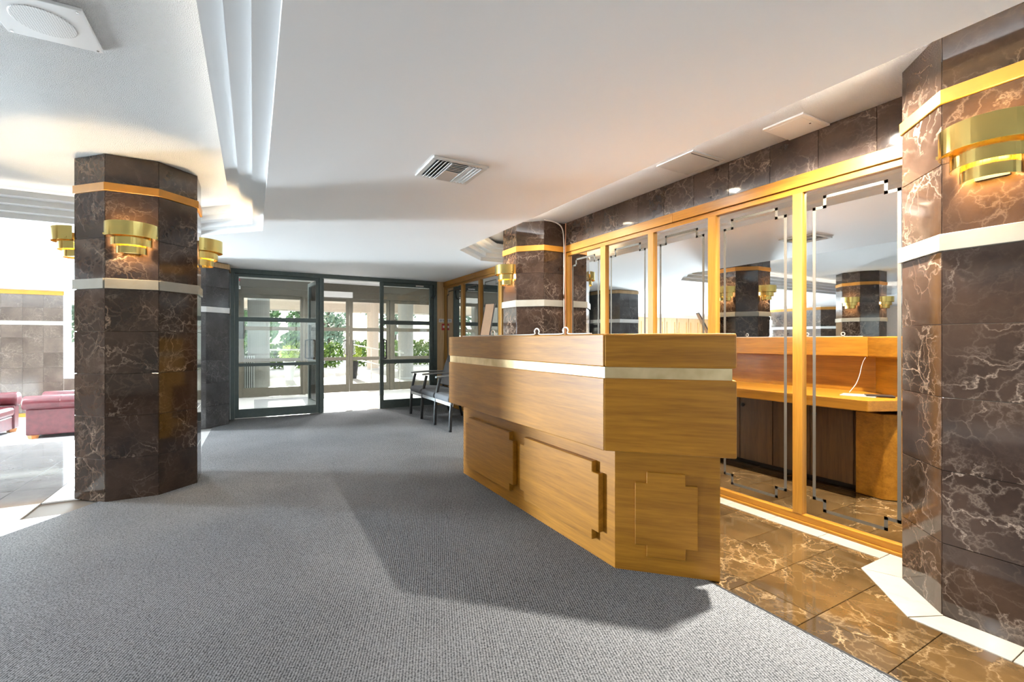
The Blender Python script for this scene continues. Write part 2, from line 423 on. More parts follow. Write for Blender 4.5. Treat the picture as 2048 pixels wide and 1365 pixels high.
# ================================================================== ceiling
TL = [(.08, -1.6), (.08, 5.05), (-.47, 5.60), (-6.3, 5.60), (-6.85, 5.05), (-6.85, -1.6)]       # left tray outline
TR = [(3.08, -2.2), (3.08, 5.52), (2.62, 5.52), (2.10, 5.0), (2.10, -2.2)]                      # right tray outline
outer = [(-11.1, -4.3), (3.1, -4.3), (3.1, 7.95), (-.30, 7.95), (-.30, 12.95), (-11.1, 12.95)]
loops = [[Vector((x, y, 0)) for x, y in q] for q in (outer, TL[::-1], TR[::-1])]
allp = [p for l in loops for p in l]
ceil_o = mobj('ceiling', [(p.x, p.y, ZS) for p in allp], [tuple(t) for t in tessellate_polygon(loops)], 'ceiling_white', origin=(0, 0, ZS)); tag(ceil_o, kind='structure')
def tray(outline, act, ztop, mat_top, gap_top):
    """stepped plaster tray: four risers, three treads, a lip hiding a trough, raised ceiling above"""
    n = len(outline); levels = []
    z = ZS; d = 0.0
    for s in range(4):
        o0 = offset_poly(outline, [d*a for a in act]); z1 = ZS+.0475*(s+1)
        levels.append((o0, z, z1)); z = z1; d += .085
    for s, (o0, za, zb) in enumerate(levels):
        V = [(x, y, za) for x, y in o0]+[(x, y, zb) for x, y in o0]; F = [(i, (i+1) % n, n+(i+1) % n, n+i) for i in range(n) if act[i]]
        if s < 3:
            o1 = levels[s+1][0]
            V += [(x, y, zb) for x, y in o1]; F += [(n+i, n+(i+1) % n, 2*n+(i+1) % n, 2*n+i) for i in range(n) if act[i]]
        mobj('tray_step', V, F, 'moulding_white', ceil_o)
    lip = levels[3][0]; zl = levels[3][2]
    b1 = offset_poly(outline, [.235*a for a in act]); b2 = offset_poly(outline, [-.02*a for a in act])
    rings = [(lip, zl), (b1, zl), (b1, zl-.05), (b2, zl-.05), (b2, ztop)]
    V = [(x, y, zz) for q, zz in rings for x, y in q]; F = []
    for k in range(len(rings)-1):
        F += [(k*n+i, k*n+(i+1) % n, (k+1)*n+(i+1) % n, (k+1)*n+i) for i in range(n) if act[i]]
    mobj('tray_trough', V, F, 'moulding_white', ceil_o)
    top = offset_poly(outline, [-.03*a for a in act])
    mobj('tray_ceiling', [(x, y, ztop) for x, y in top], [tuple(range(n))], mat_top, ceil_o)
tray(TL, [1]*6, ZL+.005, 'ceiling_rough', .08)
tray(TR, [0, 1, 1, 1, 1], ZT, 'ceiling_rough', .05)
tag(mobj('tray_light', *tubeg([(2.14, -2.0, 2.372), (2.14, 4.7, 2.372)], .010, 6), 'added_fill_white'), 'white fill tube added out of sight to brighten the ceiling strip above the mirrors', 'light', 'cove light tubes')  # added fill: no lit tube known in this tray, brightens its ceiling
cv = offset_poly(TL, [.13]*6)
for i in range(6):
    a, b_ = Vector((*cv[i], 2.375)), Vector((*cv[(i+1) % 6], 2.375)); d = (b_-a).normalized()*.03
    tag(mobj('tray_light', *tubeg([a+d, b_-d], .011, 6), 'cove_glow'),
        ['warm cove light tube hidden along the right side of the big ceiling recess', 'warm cove light tube in the slanted far right corner of the big ceiling recess',
         'warm cove light tube along the far side of the big ceiling recess', 'warm cove light tube in the far left corner of the big ceiling recess',
         'warm cove light tube along the left side of the big ceiling recess', 'warm cove light tube along the near side of the big ceiling recess'][i], 'light', 'cove light tubes')

# ================================================================== walls
def struct(name, g, mat, **k): return tag(mobj(name, *g, mat, **k), kind='structure')
wall_r = struct('wall_right', merge(boxg(3.055, 3.2, -4.3, 7.95, 0, 2.6)), 'wall_white')
struct('wall_left', merge(boxg(-11.2, -11, -4.3, 9.4, -.4, 2.6), boxg(-11.2, -11, 12.2, 12.95, -.4, 2.6),
                          boxg(-11.2, -11, 9.4, 12.2, -.4, .05), boxg(-11.2, -11, 9.4, 12.2, 2.0, 2.6)), 'wall_beige')
struct('wall_back', merge(boxg(-11, -1.2, -4.4, -4.2, 0, 2.6), boxg(2.4, 3.1, -4.4, -4.2, 0, 2.6), boxg(-1.2, 2.4, -4.4, -4.2, 0, .25), boxg(-1.2, 2.4, -4.4, -4.2, 2.15, 2.6)), 'wall_beige')
wall_f = struct('wall_far', merge(boxg(-11, -3.41, 12.86, 13.0, -.4, 2.6), boxg(-3.41, -1.2, 12.86, 13.0, -.4, .375), boxg(-3.41, -1.2, 12.86, 13.0, 2.10, 2.6), boxg(-1.2, -.3, 12.86, 13.0, -.4, 2.6)), 'wall_beige')
struct('wall_lounge', boxg(-.42, -.30, 8.0, 12.95, -.4, 2.6), 'wall_white')
wall_v = struct('wall_vestibule_left', boxg(-.30, -.272, 7.95, 10.95, 0, 2.5), 'wall_white')
struct('wall_vestibule_right', boxg(4.0, 4.1, 7.95, 10.95, 0, 2.5), 'wall_white')
struct('wall_vestibule_near', boxg(3.2, 4.0, 7.90, 8.0, 0, 2.5), 'wall_white')
wood_pan = struct('wall_entrance', boxg(2.865, 3.055, 7.86, 7.95, 0, ZS), 'oak_pale')
vc = struct('ceiling_vestibule', boxg(-.3, 4.1, 7.92, 10.95, 2.44, 2.5), 'plate_grey', origin=(0, 0, 2.44))
for i in range(24):
    box('ceiling_slat', -.27, 4.0, 7.97+i*.12, 7.97+i*.12+.105, 2.415, 2.437, 'moulding_white', vc)
# far lounge wall: marble cladding, cream band, wood trim
for i in range(6):
    x = -3.41-.305*i-.1525
    zz = [(-.375+.305*k, -.375+.305*(k+1)) for k in range(6)]
    rows = [(-.30, 0.0), (0, .305), (.305, .61), (.61, .915), (.915, 1.22), (1.22, 1.475), (1.555, 1.82), (1.82, 2.09)]
    for a, c in rows: wall_tile(wall_f, (x, 12.86, a), (0, -1), .305, c-a, 'lounge_marble')
for i in range(7):
    x = -1.2-.315*i-.1575
    wall_tile(wall_f, (x, 12.86, -.30), (0, -1), .315, .33, 'lounge_marble'); wall_tile(wall_f, (x, 12.86, .03), (0, -1), .315, .34, 'lounge_marble')
box('cream_band', -5.25, -3.41, 12.835, 12.86, 1.475, 1.555, 'cream_marble', wall_f)
box('wood_trim', -5.25, -3.41, 12.83, 12.86, 2.09, 2.17, 'wood_band', wall_f)
tag(box('baseboard_far', -5.25, -1.2, 12.84, 12.86, -.375, -.30, 'oak_x'), kind='structure')
for k in range(3):
    box('crown_step', -11, -1.0, 12.86-.12*(3-k), 12.86-.12*(2-k), 2.17+.012*k, ZS, 'moulding_white', wall_f)
# wood panelling deeper along the far wall (seen in the mirrors)
for i in range(8):
    x1 = -5.26-.68*i
    pn = box('wall_panel', x1-.66, x1, 12.83, 12.86, -.3, 2.05, 'oak_panel', wall_f, bevel=.004)
    for dx in (.10, .53): box('panel_bead', x1-.66+dx, x1-.66+dx+.03, 12.822, 12.83, .0, 1.9, 'oak_y', pn)
def window(name, x0, x1, z0, z1, y, fw=.05, nm=1, mat='plate_white', axis='x', t=.08):
    root = bpy.data.objects.new(name, None); link(root, None, ((x0+x1)/2, y, z0) if axis == 'x' else (y, (x0+x1)/2, z0)); tag(root, kind='structure')
    def B(nm_, a0, a1, c0, c1, m_, d=t):
        if axis == 'x': return box(nm_, a0, a1, y-d/2, y+d/2, c0, c1, m_, root)
        return box(nm_, y-d/2, y+d/2, a0, a1, c0, c1, m_, root)
    B('frame_head', x0, x1, z1-fw, z1, mat); B('frame_sill', x0, x1, z0, z0+fw, mat); B('frame_jamb', x0, x0+fw, z0+fw, z1-fw, mat); B('frame_jamb', x1-fw, x1, z0+fw, z1-fw, mat)
    wdt = (x1-x0-fw)/(nm+1)
    for i in range(nm): B('mullion', x0+wdt*(i+1), x0+wdt*(i+1)+fw, z0+fw, z1-fw, mat)
    for i in range(nm+1): B('pane', x0+fw+wdt*i, x0+wdt*(i+1), z0+fw, z1-fw, 'glass', .006)
    return root
window('window_4', -3.41, -1.2, .375, 2.10, 12.90, .09, 2, t=.12)
window('added_window_5', 9.4, 12.2, .05, 2.0, -11.1, .06, 2, axis='y')  # unseen opening, added and positioned for the left fill light
window('added_window_6', -1.2, 2.4, .25, 2.15, -4.3, .06, 3)  # unseen opening behind the camera, added for the back fill light
# marble clad pier beside the entrance
pier_poly = [(-.29, 7.95), (-.29, 7.455), (-.535, 7.21), (-1.05, 7.21), (-1.05, 8.02), (-.42, 8.02)]
pier = struct('wall_pier', prismg([(-.302, 7.95), (-.302, 7.46), (-.54, 7.222), (-1.038, 7.222), (-1.038, 8.02), (-.42, 8.02)], -.375, ZS), 'grout_dark')
rows_p = [(0, .29), (.29, .595), (.595, .90), (.90, 1.21), (1.21, 1.525), (1.605, 1.87), (1.87, 2.13)]
def face_tiles(parent, a, b_, rows, mat, cols=1, t=.012):
    a, b_ = Vector(a), Vector(b_); d = b_-a; L_ = d.length; d.normalize(); n = Vector((d.y, -d.x))
    for k in range(cols):
        c = a+d*(L_*(k+.5)/cols)
        for z0, z1 in rows: wall_tile(parent, (c.x-n.x*t, c.y-n.y*t, z0), n, L_/cols, z1-z0, mat, t)
face_tiles(pier, (-.29, 7.455), (-.29, 7.86), rows_p, 'grey_brown_marble')
face_tiles(pier, (-.535, 7.21), (-.29, 7.455), rows_p, 'grey_brown_marble')
face_tiles(pier, (-1.05, 7.21), (-.535, 7.21), rows_p, 'grey_brown_marble', 2)
def ring(name, pts, z0, z1, proud, thick, mat, parent, bevel=.002):
    """band that follows an open chain of points (outside on the right-hand side)"""
    P = [Vector(p) for p in pts]; N = len(P)
    def off(dist):
        out = []
        for i in range(N):
            ds = []
            if i > 0: ds.append((P[i]-P[i-1]).normalized())
            if i < N-1: ds.append((P[i+1]-P[i]).normalized())
            ns = [Vector((d.y, -d.x)) for d in ds]; n = sum(ns, Vector((0, 0))).normalized()
            out.append(P[i]+n*(dist/n.dot(ns[0])))
        return out
    o, q = off(proud), off(proud-thick)
    V = [(p.x, p.y, z) for z in (z0, z1) for p in o+q]; F = []
    M = 2*N
    for i in range(N-1):
        F += [(i, i+1, M+i+1, M+i), (N+i+1, N+i, M+N+i, M+N+i+1), (M+i, M+i+1, M+N+i+1, M+N+i), (i+1, i, N+i, N+i+1)]
    F += [(0, M, M+N, N), (N-1, 2*N-1, M+2*N-1, M+N-1)]
    return mobj(name, V, F, mat, parent, bevel=bevel, seg=1)
pch = [(-1.05, 7.21), (-.535, 7.21), (-.29, 7.455), (-.29, 7.86)]
ring('cream_band', pch, 1.528, 1.602, .010, .03, 'white_marble', pier); ring('wood_trim', pch, 2.133, 2.20, .010, .03, 'oak_pale', pier)
struct('trim_1', boxg(-.302, -.284, 7.862, 7.90, 0, ZS), 'plate_white')
# dark marble lift core far to the left (seen in the mirrors)
core = thing('lift_core', (-9.9, 8.2, -.375), 'dark marble lift core with a white band, reflected in the mirrors', 'wall block')
cpoly = [(-9.3, 7.3), (-8.95, 7.65), (-8.95, 9.2), (-10.9, 9.2), (-10.9, 7.3)]
prism('cladding', cpoly, -.375, 2.10, 'brown_marble', core); prism('wood_trim', offset_poly(cpoly, [-.01]*5), 2.10, 2.18, 'wood_band', core); prism('white_band', offset_poly(cpoly, [-.015]*5), 1.525, 1.597, 'white_marble', core)
prism('soffit_block', cpoly, 2.18, ZS-.002, 'wall_white', core)
# ================================================================== mirror walls
def mirror_wall(name, label, y0, y1, stiles, ztop, zcase, near):
    root = thing(name, (XM, (y0+y1)/2, 0), label, 'mirror wall')
    zg0, zg1 = .062, 2.082 if near else 2.085
    box('bottom_rail', XM, 3.05, y0, y1, .022, zg0, 'oak_y', root, bevel=.003)
    box('base_shoe', XM-.012, 3.05, y0, y1, .002, .022, 'oak_y', root, bevel=.004)
    box('head_rail', XM, 3.05, y0, y1, zg1, 2.118, 'oak_y', root, bevel=.002)
    ym = (y0+y1)/2+ (.05 if near else .1)
    for a, c in ((y0, ym-.001), (ym+.001, y1)): box('casing', XM-.014, 3.05, a, c, 2.12, zcase, 'oak_y', root, bevel=.003)
    edges = [y0]+[e for s in stiles for e in s]+[y1]
    for a, c in stiles: box('stile', XM-.003, 3.05, a, c, zg0, zg1, 'oak_z', root, bevel=.003)
    for k in range(0, len(edges), 2):
        a, c = edges[k], edges[k+1]
        pane = box('mirror_pane', 3.022, 3.03, a, c, zg0, zg1, 'mirror', root)
        e, s, wd = .058, .06, .018
        q = [(a+e, zg0+e+s), (a+e, zg1-e-s), (a+e+s, zg1-e-s), (a+e+s, zg1-e), (c-e-s, zg1-e), (c-e-s, zg1-e-s), (c-e, zg1-e-s), (c-e, zg0+e+s), (c-e-s, zg0+e+s), (c-e-s, zg0+e), (a+e+s, zg0+e), (a+e+s, zg0+e+s)]
        if c-a < 6*e: continue
        V, F = [], []
        for i in range(12):
            (ya, za), (yb, zb) = q[i], q[(i+1) % 12]
            g = boxg(3.0213, 3.0218, min(ya, yb)-wd/2, max(ya, yb)+wd/2, min(za, zb)-wd/2, max(za, zb)+wd/2)
            V, F = merge((V, F), g)
        mobj('etched_line', V, F, 'etched', pane)
    return root
mirror_wall('mirror_wall', 'oak framed wall of tall etched mirror panels behind the reception desk', 1.035, 4.178,
            [(1.037, 1.09), (1.637, 1.698), (2.257, 2.326), (2.871, 2.934), (3.491, 3.565), (4.106, 4.176)], 2.2, 2.195, True)
mirror_wall('mirror_wall', 'oak framed etched mirrors beside the entrance doors, beyond the far column', 4.93, 7.858,
            [(4.94, 5.0), (5.654, 5.744), (6.332, 6.403), (6.999, 7.083), (7.667+.14, 7.85)], 2.2, 2.208, False)
yj = [1.035, 1.243, 1.546, 1.848, 2.154, 2.458, 2.756, 3.058, 3.362, 3.676, 3.966, 4.178]
for a, c in zip(yj[:-1], yj[1:]): wall_tile(wall_r, (3.018, (a+c)/2, 2.197), (-1, 0), c-a, 2.449-2.197, 'brown_marble', .016)
box('tile_backing', 3.018, 3.055, 1.03, 4.18, 2.19, 2.449, 'grout_dark', wall_r)

# ================================================================== columns
S8, AP = .31, .372
def column(cx, cy, zt, zw, label, faces, skip=()):
    root = thing('marble_column', (cx, cy, 0), label, 'column', 'marble columns')
    def corner(k, ap): # corner between face k and k+1; face k has normal angle k*45
        a = R(45*k+22.5); r = ap/math.cos(R(22.5)); return (cx+r*math.cos(a), cy+r*math.sin(a))
    prism('core', [corner(k, AP-.012) for k in range(8)], 0, zt, 'grout_tan', root)
    rows = [(0, .305), (.305, .61), (.61, .915), (.915, 1.22), (1.22, 1.525), (1.597, 1.89), (1.89, zw[0]), (zw[1], zt-.002)]
    for k in faces:
        a = R(45*k); n = (math.cos(a), math.sin(a)); c = (cx+n[0]*(AP-.012), cy+n[1]*(AP-.012))
        for z0, z1 in rows: wall_tile(root, (c[0], c[1], z0), n, S8-.004, z1-z0, 'brown_marble')
    ch = [corner(k, AP) for k in ([faces[0]-1]+list(faces))]
    if len(faces) == 8: 
        for i in range(8): ring('marble_band', [ch[i], ch[i+1]], 1.525, 1.597, .013, .03, 'cream_marble', root)
    ring('marble_band', ch, 1.5255, 1.5965, .014, .035, 'cream_marble', root) if len(faces) < 8 else None
    ring('wood_band', ch, zw[0], zw[1], .009, .03, 'wood_band', root)
    return root
def sconce(cx, cy, k, label, z=1.775):
    """three stepped half-round brass bands on face k of the column at (cx, cy)"""
    a = R(45*k); n = Vector((math.cos(a), math.sin(a), 0)); p = Vector((cx, cy, z))+n*AP
    root = thing('wall_sconce', p, label, 'wall lamp', 'brass wall sconces')
    d0 = math.degrees(a)
    for rr, z0, h in ((.152, .115, .10), (.118, .055, .075), (.088, 0, .068)):
        c = p+n*.012
        V, F = latheg([(rr, z0), (rr+.003, z0), (rr+.003, z0+h), (rr, z0+h)], c, 28, (d0-90, d0+90))
        mobj('brass_band', V, F, 'brass', root, smooth=False)
        bpy.data.objects[-1] if False else None
    t_ = Vector((-n.y, n.x, 0))
    V, F = barg(p+n*.006+Vector((0, 0, .01)), p+n*.006+Vector((0, 0, .205)), .10, .012, up=tuple(n)); mobj('back_plate', V, F, 'dark_metal', root)
    V, F = barg(p+n*.05+t_*-.155+Vector((0, 0, .13)), p+n*.05+t_*.155+Vector((0, 0, .13)), .012, .012); mobj('bracket', V, F, 'brass', root)
    b = p+n*.06+t_*.055+Vector((0, 0, .095))
    V, F = latheg([(.001, -.035), (.016, -.025), (.021, 0), (.016, .025), (.001, .035)], b, 12, closed=False); mobj('bulb', V, F, 'bulb_glow', root, smooth=True)
    l = bpy.data.lights.new('sconce_light', 'POINT'); l.energy = SCONCE_W; l.color = (1, .74, .42); l.shadow_soft_size = .022
    lo = bpy.data.objects.new('sconce_light', l); link(lo, root, p+n*.062-t_*.01+Vector((0, 0, .105)))
    return root
SCONCE_W = 10
def smooth_obj(o):
    pass
C1 = (-.764, 4.65); C2 = (-4.417, 4.6); C3 = (2.889, 4.55); CR = (2.889, .657)
column(*C1, ZL+.005, (2.222, 2.28), 'octagonal dark marble column between the carpet and the pale left floor', range(8))
column(*C2, ZL+.005, (2.222, 2.28), 'octagonal marble column standing far left, seen only in the mirrors', range(8))
column(*C3, ZT, (2.128, 2.188), 'marble column at the far end of the mirror wall, cables running down beside it', range(3, 7))
column(*CR, ZT, (2.142, 2.20), 'large marble column at the right edge of the photo, beside the last mirror', range(2, 7))
sconce(*C1, 6, 'brass sconce on the front face of the left column')
sconce(*C1, 4, 'brass sconce on the outer left face of the left column')
sconce(*C1, 0, 'brass sconce on the right face of the left column, nearest the entrance')
sconce(*C2, 6, 'brass sconce on the front face of the far left column in the mirrors')
sconce(*C2, 0, 'brass sconce on the right face of the far left column in the mirrors')
sconce(*C3, 4, 'brass sconce on the column at the far end of the mirror wall')
sconce(*CR, 4, 'large brass sconce on the column at the right edge of the photo')

# ================================================================== reception desk
desk = thing('reception_desk', (1.9, 2.74, 0), 'honey oak reception desk with overhanging counter, brass strip and slanted ends', 'reception desk')
def dl(wd, end=.0):     # near corner of the front line offset by wd
    return (1.59-wd, 1.777-.414*wd)
def mir(p): return (p[0], 5.477-p[1])
def both(name, poly, z0, z1, mat, **k):
    a = prism(name, poly, z0, z1, mat, desk, **k); prism(name, [mir(p) for p in poly][::-1], z0, z1, mat, desk, **k); return a
Bn = (1.59, 1.777); Be = (1.935, 1.432)
prism('base_front', [Bn, mir(Bn), (1.65, 3.68), (1.65, 1.797)], 0.006, .62, 'oak_y', desk, bevel=.002)
both('base_end', [Bn, Be, (2.08, 1.60), (2.06, 1.785), (1.655, 1.785)], .004, .62, 'oak_d', bevel=.003)
T = .035
def stepped(y0, y1, z0, z1, s):
    return [(y0+s, z0), (y1-s, z0), (y1-s, z0+s), (y1, z0+s), (y1, z1-s), (y1-s, z1-s), (y1-s, z1), (y0+s, z1), (y0+s, z1-s), (y0, z1-s), (y0, z0+s), (y0+s, z0+s)]
for a, c in ((1.863, 2.672), (2.764, 3.573)):
    q = stepped(a, c, .105, .517, .054); n = 12
    V = [(1.59, y_, z_) for y_, z_ in q]+[(1.59-T, y_, z_) for y_, z_ in q]
    mobj('front_panel', V, [tuple(range(12))[::-1], tuple(range(12, 24))]+[(i, (i+1) % 12, 12+(i+1) % 12, 12+i) for i in range(12)], 'oak_y', desk, bevel=.003, seg=1)
ex = Vector((1, -1, 0)).normalized(); en = Vector((-1, -1, 0)).normalized()
for flip in (0, 1):
    q = stepped(.097, .387, .088, .505, .055); V = []
    for t_ in (0, .012):
        for s_, z_ in q:
            p = Vector((*Bn, 0))+ex*s_+en*t_; p.z = z_
            V.append((p.x, 5.477-p.y if flip else p.y, p.z))
    mobj('end_panel', V, [tuple(range(12))[::-1], tuple(range(12, 24))]+[(i, (i+1) % 12, 12+(i+1) % 12, 12+i) for i in range(12)], 'oak_d', desk, bevel=.002, seg=1)
# overhanging lower band, brass strip, upper band
Fn = (1.475, 1.729); Fe = (1.89, 1.314)
prism('lower_board', [Fn, mir(Fn), (1.62, mir((0, 1.789))[1]), (1.62, 1.789)], .62, .971, 'oak_y', desk, bevel=.004)
both('lower_end_board', [Fn, Fe, (1.975, 1.399), (1.62, 1.788)], .62, .971, 'oak_d', bevel=.006)
Gn = (1.484, 1.733)
prism('brass_strip', [Gn, mir(Gn), (1.56, mir((0, 1.765))[1]), (1.56, 1.765)], .971, 1.024, 'brass_strip', desk)
both('brass_end_strip', [Gn, (1.884, 1.333), (1.93, 1.379), (1.56, 1.764)], .971, 1.024, 'brass_strip')
prism('counter_front', [Fn, mir(Fn), (1.75, mir((0, 1.842))[1]), (1.75, 1.842)], 1.024, 1.185, 'oak_y', desk, bevel=.006)
both('counter_end', [Fn, Fe, (2.03, 1.454), (1.75, 1.841)], 1.024, 1.185, 'oak_d', bevel=.010)
# staff side
box('back_board', 1.60, 1.622, 1.80, 3.68, .73, 1.024, 'oak_y', desk)
both('back_board_end', [(1.62, 1.80), (1.955, 1.42), (1.985, 1.45), (1.64, 1.83)], .73, 1.024, 'oak_d')
prism('worktop', [(1.605, 1.80), (1.93, 1.47), (2.08, 1.54), (2.265, 1.62), (2.265, 3.857), (2.08, 3.937), (1.93, 4.007), (1.605, 3.68)], .648, .73, 'oak_y', desk, bevel=.006)
box('cabinet_body', 1.66, 2.04, 1.795, 3.68, .05, .648, 'oak_dark', desk)
box('toe_kick', 1.66, 1.99, 1.795, 3.68, .003, .05, 'black', desk)
for i in range(6):
    y0 = 1.80+.3135*i
    dr = box('cabinet_door', 2.04, 2.06, y0+.003, y0+.3105, .055, .642, 'oak_dark', desk, bevel=.002)
    V, F = latheg([(.001, 0), (.010, .002), (.008, .012), (.018, .018), (.018, .026), (.001, .030)], (0, 0, 0), 14, closed=False)
    ky = y0+(.27 if i % 2 == 0 else .04)
    mobj('door_knob', [(2.06+z, ky+x, .56+y_) for x, y_, z in V], F, 'black', dr, smooth=True)
# things on the desk
def cable(name, pts, r, mat, label, group=None):
    V, F = tubeg(smoothpath(pts), r, 6); return tag(mobj(name, V, F, mat, smooth=True), label, 'cable', group)
cpts = [(1.52, 3.55, 1.1895)]
for yc in (3.02, 2.42, 2.12):
    cpts += [(1.52, yc+.2, 1.1895), (1.52, yc+.05, 1.1895)]+[(1.522+.003*k, yc+.017*math.cos(R(a_)), 1.209-.018*math.sin(R(a_))*-1-.0) for k, a_ in enumerate((-60, 0, 45, 90, 135, 180, 240))]+[(1.545, yc-.05, 1.1895)]
cpts += [(1.58, 1.95, 1.1895)]
cable('desk_cable', cpts, .004, 'cable_white', 'white cable looping along the front edge of the counter top')
fr = thing('framed_notice', (1.66, 3.40, 1.185), 'tall beige framed board leaning on the far end of the counter', 'picture frame')
def quad_board(p0, u, v, t, wd, h):
    u, v = Vector(u).normalized(), Vector(v).normalized(); n = u.cross(v); p0 = Vector(p0)
    return [tuple(p0+u*a+v*c+n*d) for d in (0, t) for a, c in ((0, 0), (wd, 0), (wd, h), (0, h))], [(0, 3, 2, 1), (4, 5, 6, 7), (0, 1, 5, 4), (1, 2, 6, 5), (2, 3, 7, 6), (3, 0, 4, 7)]
fu, fv = (.55, -.83, 0), (.10, .098, .28)
V, F = quad_board((1.62, 3.42, 1.187), fu, fv, .012, .092, .305); mobj('frame_border', V, F, 'black_plastic', fr)
n_ = Vector(fu).normalized().cross(Vector(fv).normalized())
p_ = Vector((1.62, 3.42, 1.187))+Vector(fu).normalized()*.006+Vector(fv).normalized()*.006
for sg in (-1, 1):
    V, F = quad_board(p_+n_*(-.001 if sg < 0 else .0122), fu, fv, .001, .080, .293); mobj('card', V, F, 'card_beige', fr)
ph = thing('paper_stack', (2.0, 1.80, .73), 'white papers lying on the staff worktop at the near end', 'papers')
V, F = quad_board((1.86, 1.72, .731), (.3, .95, 0), (1, -.3, 0), -.004, .22, .16); mobj('sheet', V, F, 'paper', ph)
V, F = quad_board((1.84, 1.64, .7365), (.5, .86, 0), (.86, -.5, 0), -.006, .17, .12); mobj('folder', V, F, 'black_plastic', ph)
cable('wire', [(1.76, 1.85, 1.018), (1.755, 1.87, .98), (1.75, 1.885, .93), (1.755, 1.895, .87), (1.78, 1.91, .80), (1.84, 1.93, .7345)], .0025, 'cable_white', 'thin white wire hanging under the counter down to the worktop papers')
# cables running down the mirror frame beside the far column
cable('wall_cable', [(2.70, 4.12, 2.44), (2.86, 4.13, 2.43), (2.945, 4.14, 2.38), (2.975, 4.15, 2.25), (2.978, 4.15, 2.0), (2.975, 4.148, 1.6), (2.978, 4.15, 1.2), (2.978, 4.15, .6), (2.978, 4.15, .02)], .007, 'cable_white', 'white cable curving from the ceiling down the mirror frame beside the far column', 'cables beside the far column')
cable('wall_cable', [(2.983, 4.125, 2.44), (2.982, 4.128, 2.2), (2.979, 4.13, 1.9), (2.98, 4.125, 1.5), (2.979, 4.13, 1.0), (2.98, 4.13, .02)], .005, 'cable_orange', 'thin orange cable running straight down the mirror frame beside the far column', 'cables beside the far column')

# ================================================================== entrance storefront (inner)
YD = 7.9
hd = struct('trim_2', merge(boxg(-.284, 2.865, YD-.05, YD+.05, 2.145, ZS)), 'alu_green')
for nm_, x0, x1 in (('trim_3', -.284, -.235), ('trim_4', .918, .962), ('trim_5', 2.80, 2.865)):
    struct(nm_, boxg(x0, x1, YD-.05, YD+.05, .003, 2.145), 'alu_green')
def leaf(name, x0, x1, z0, z1, sw, rails, mat, y=YD, t=.045, glass='glass', handle=None, label=None, open_=None):
    """glazed leaf: stiles, rails, panes and a D handle; open_ = (hinge x, hinge y, angle)"""
    root = bpy.data.objects.new(name, None); link(root, None, (x0, y, z0)); tag(root, kind='structure')
    for a, c in ((x0, x0+sw), (x1-sw, x1)): box('stile', a, c, y-t/2, y+t/2, z0, z1, mat, root, bevel=.002)
    rr = [(z0, rails[0])]+list(rails[1:-1])+[(rails[-1], z1)]
    for a, c in rr: box('rail', x0+sw, x1-sw, y-t/2, y+t/2, a, c, mat, root, bevel=.002)
    for (a, c), (d, e) in zip(rr[:-1], rr[1:]): box('pane', x0+sw, x1-sw, y-.004, y+.004, c, d, glass, root)
    if handle:
        hx, side = handle
        for s in (-1, 1):
            yy = y+s*(t/2)
            pts = [(hx, yy, .85), (hx, yy+s*.055, .86), (hx, yy+s*.06, .90), (hx, yy+s*.06, 1.12), (hx, yy+s*.055, 1.16), (hx, yy, 1.17)]
            pts = [(px_+side*.05*(0 if i in (0, 5) else 1), py_, pz_) for i, (px_, py_, pz_) in enumerate(pts)]
            V, F = tubeg(smoothpath(pts, 4), .011, 8); mobj('pull_handle', V, F, 'dark_metal' if mat == 'alu_green' else 'chrome', root, smooth=True)
    if open_: root.rotation_euler = (0, 0, open_)
    return root
leaf('window_1', -.233, .916, .012, 2.143, .05, [.14, (.773, .82), (1.44, 1.505), 2.10], 'alu_green')
dr1 = leaf('door_1', 1.868, 2.798, .012, 2.143, .06, [.15, (.765, .835), (1.43, 1.50), 2.085], 'alu_green', handle=(1.905, 1))
box('closer_arm', 2.46, 2.60, 7.80, 7.83, 2.095, 2.115, 'chrome', dr1)
V, F = tubeg(smoothpath([(2.825, 7.835, 2.10), (2.83, 7.82, 2.0), (2.81, 7.82, 1.93), (2.78, 7.82, 1.91), (2.745, 7.83, 1.93)]), .009, 8)
mobj('cable_loop', V, F, 'dark_metal', dr1, smooth=True)
dr2 = leaf('door_2', .965, 1.855, .012, 2.143, .06, [.15, (.765, .835), (1.43, 1.50), 2.085], 'alu_green', handle=(1.81, -1), open_=R(97))
# ---- outer doors
YO = 10.85
struct('trim_6', boxg(-.27, 4.0, YO-.05, YO+.05, 2.10, 2.44), 'alu_olive')
struct('trim_7', boxg(-.27, 4.0, YO-.07, YO-.05, 2.24, 2.27), 'alu_olive')
for nm_, x0, x1 in (('trim_8', -.27, -.20), ('trim_9', .92, .985), ('trim_10', 2.79, 2.86), ('trim_11', 3.93, 4.0)):
    struct(nm_, boxg(x0, x1, YO-.05, YO+.05, .003, 2.10), 'alu_olive')
rl = [.19, (.715, .79), (1.37, 1.45), 2.03]
leaf('window_2', -.20, .92, .004, 2.098, .04, rl, 'alu_olive', YO, glass='glass_outer')
leaf('door_3', .99, 1.885, .012, 2.095, .07, rl, 'alu_olive', YO, handle=(1.84, -1), glass='glass_outer')
leaf('door_4', 1.893, 2.785, .012, 2.095, .07, rl, 'alu_olive', YO, handle=(1.94, 1), glass='glass_outer')
leaf('window_3', 2.86, 3.93, .004, 2.098, .045, rl, 'alu_olive', YO, glass='glass_outer')
op = thing('door_operator', (1.6, 10.75, 2.11), 'white box of the automatic door opener above the outer doors', 'door opener')
box('housing', 1.05, 1.93, 10.70, 10.80, 2.11, 2.235, 'plate_white', op, bevel=.006); box('end_cap', 1.93, 1.94, 10.702, 10.798, 2.112, 2.233, 'plate_grey', op)
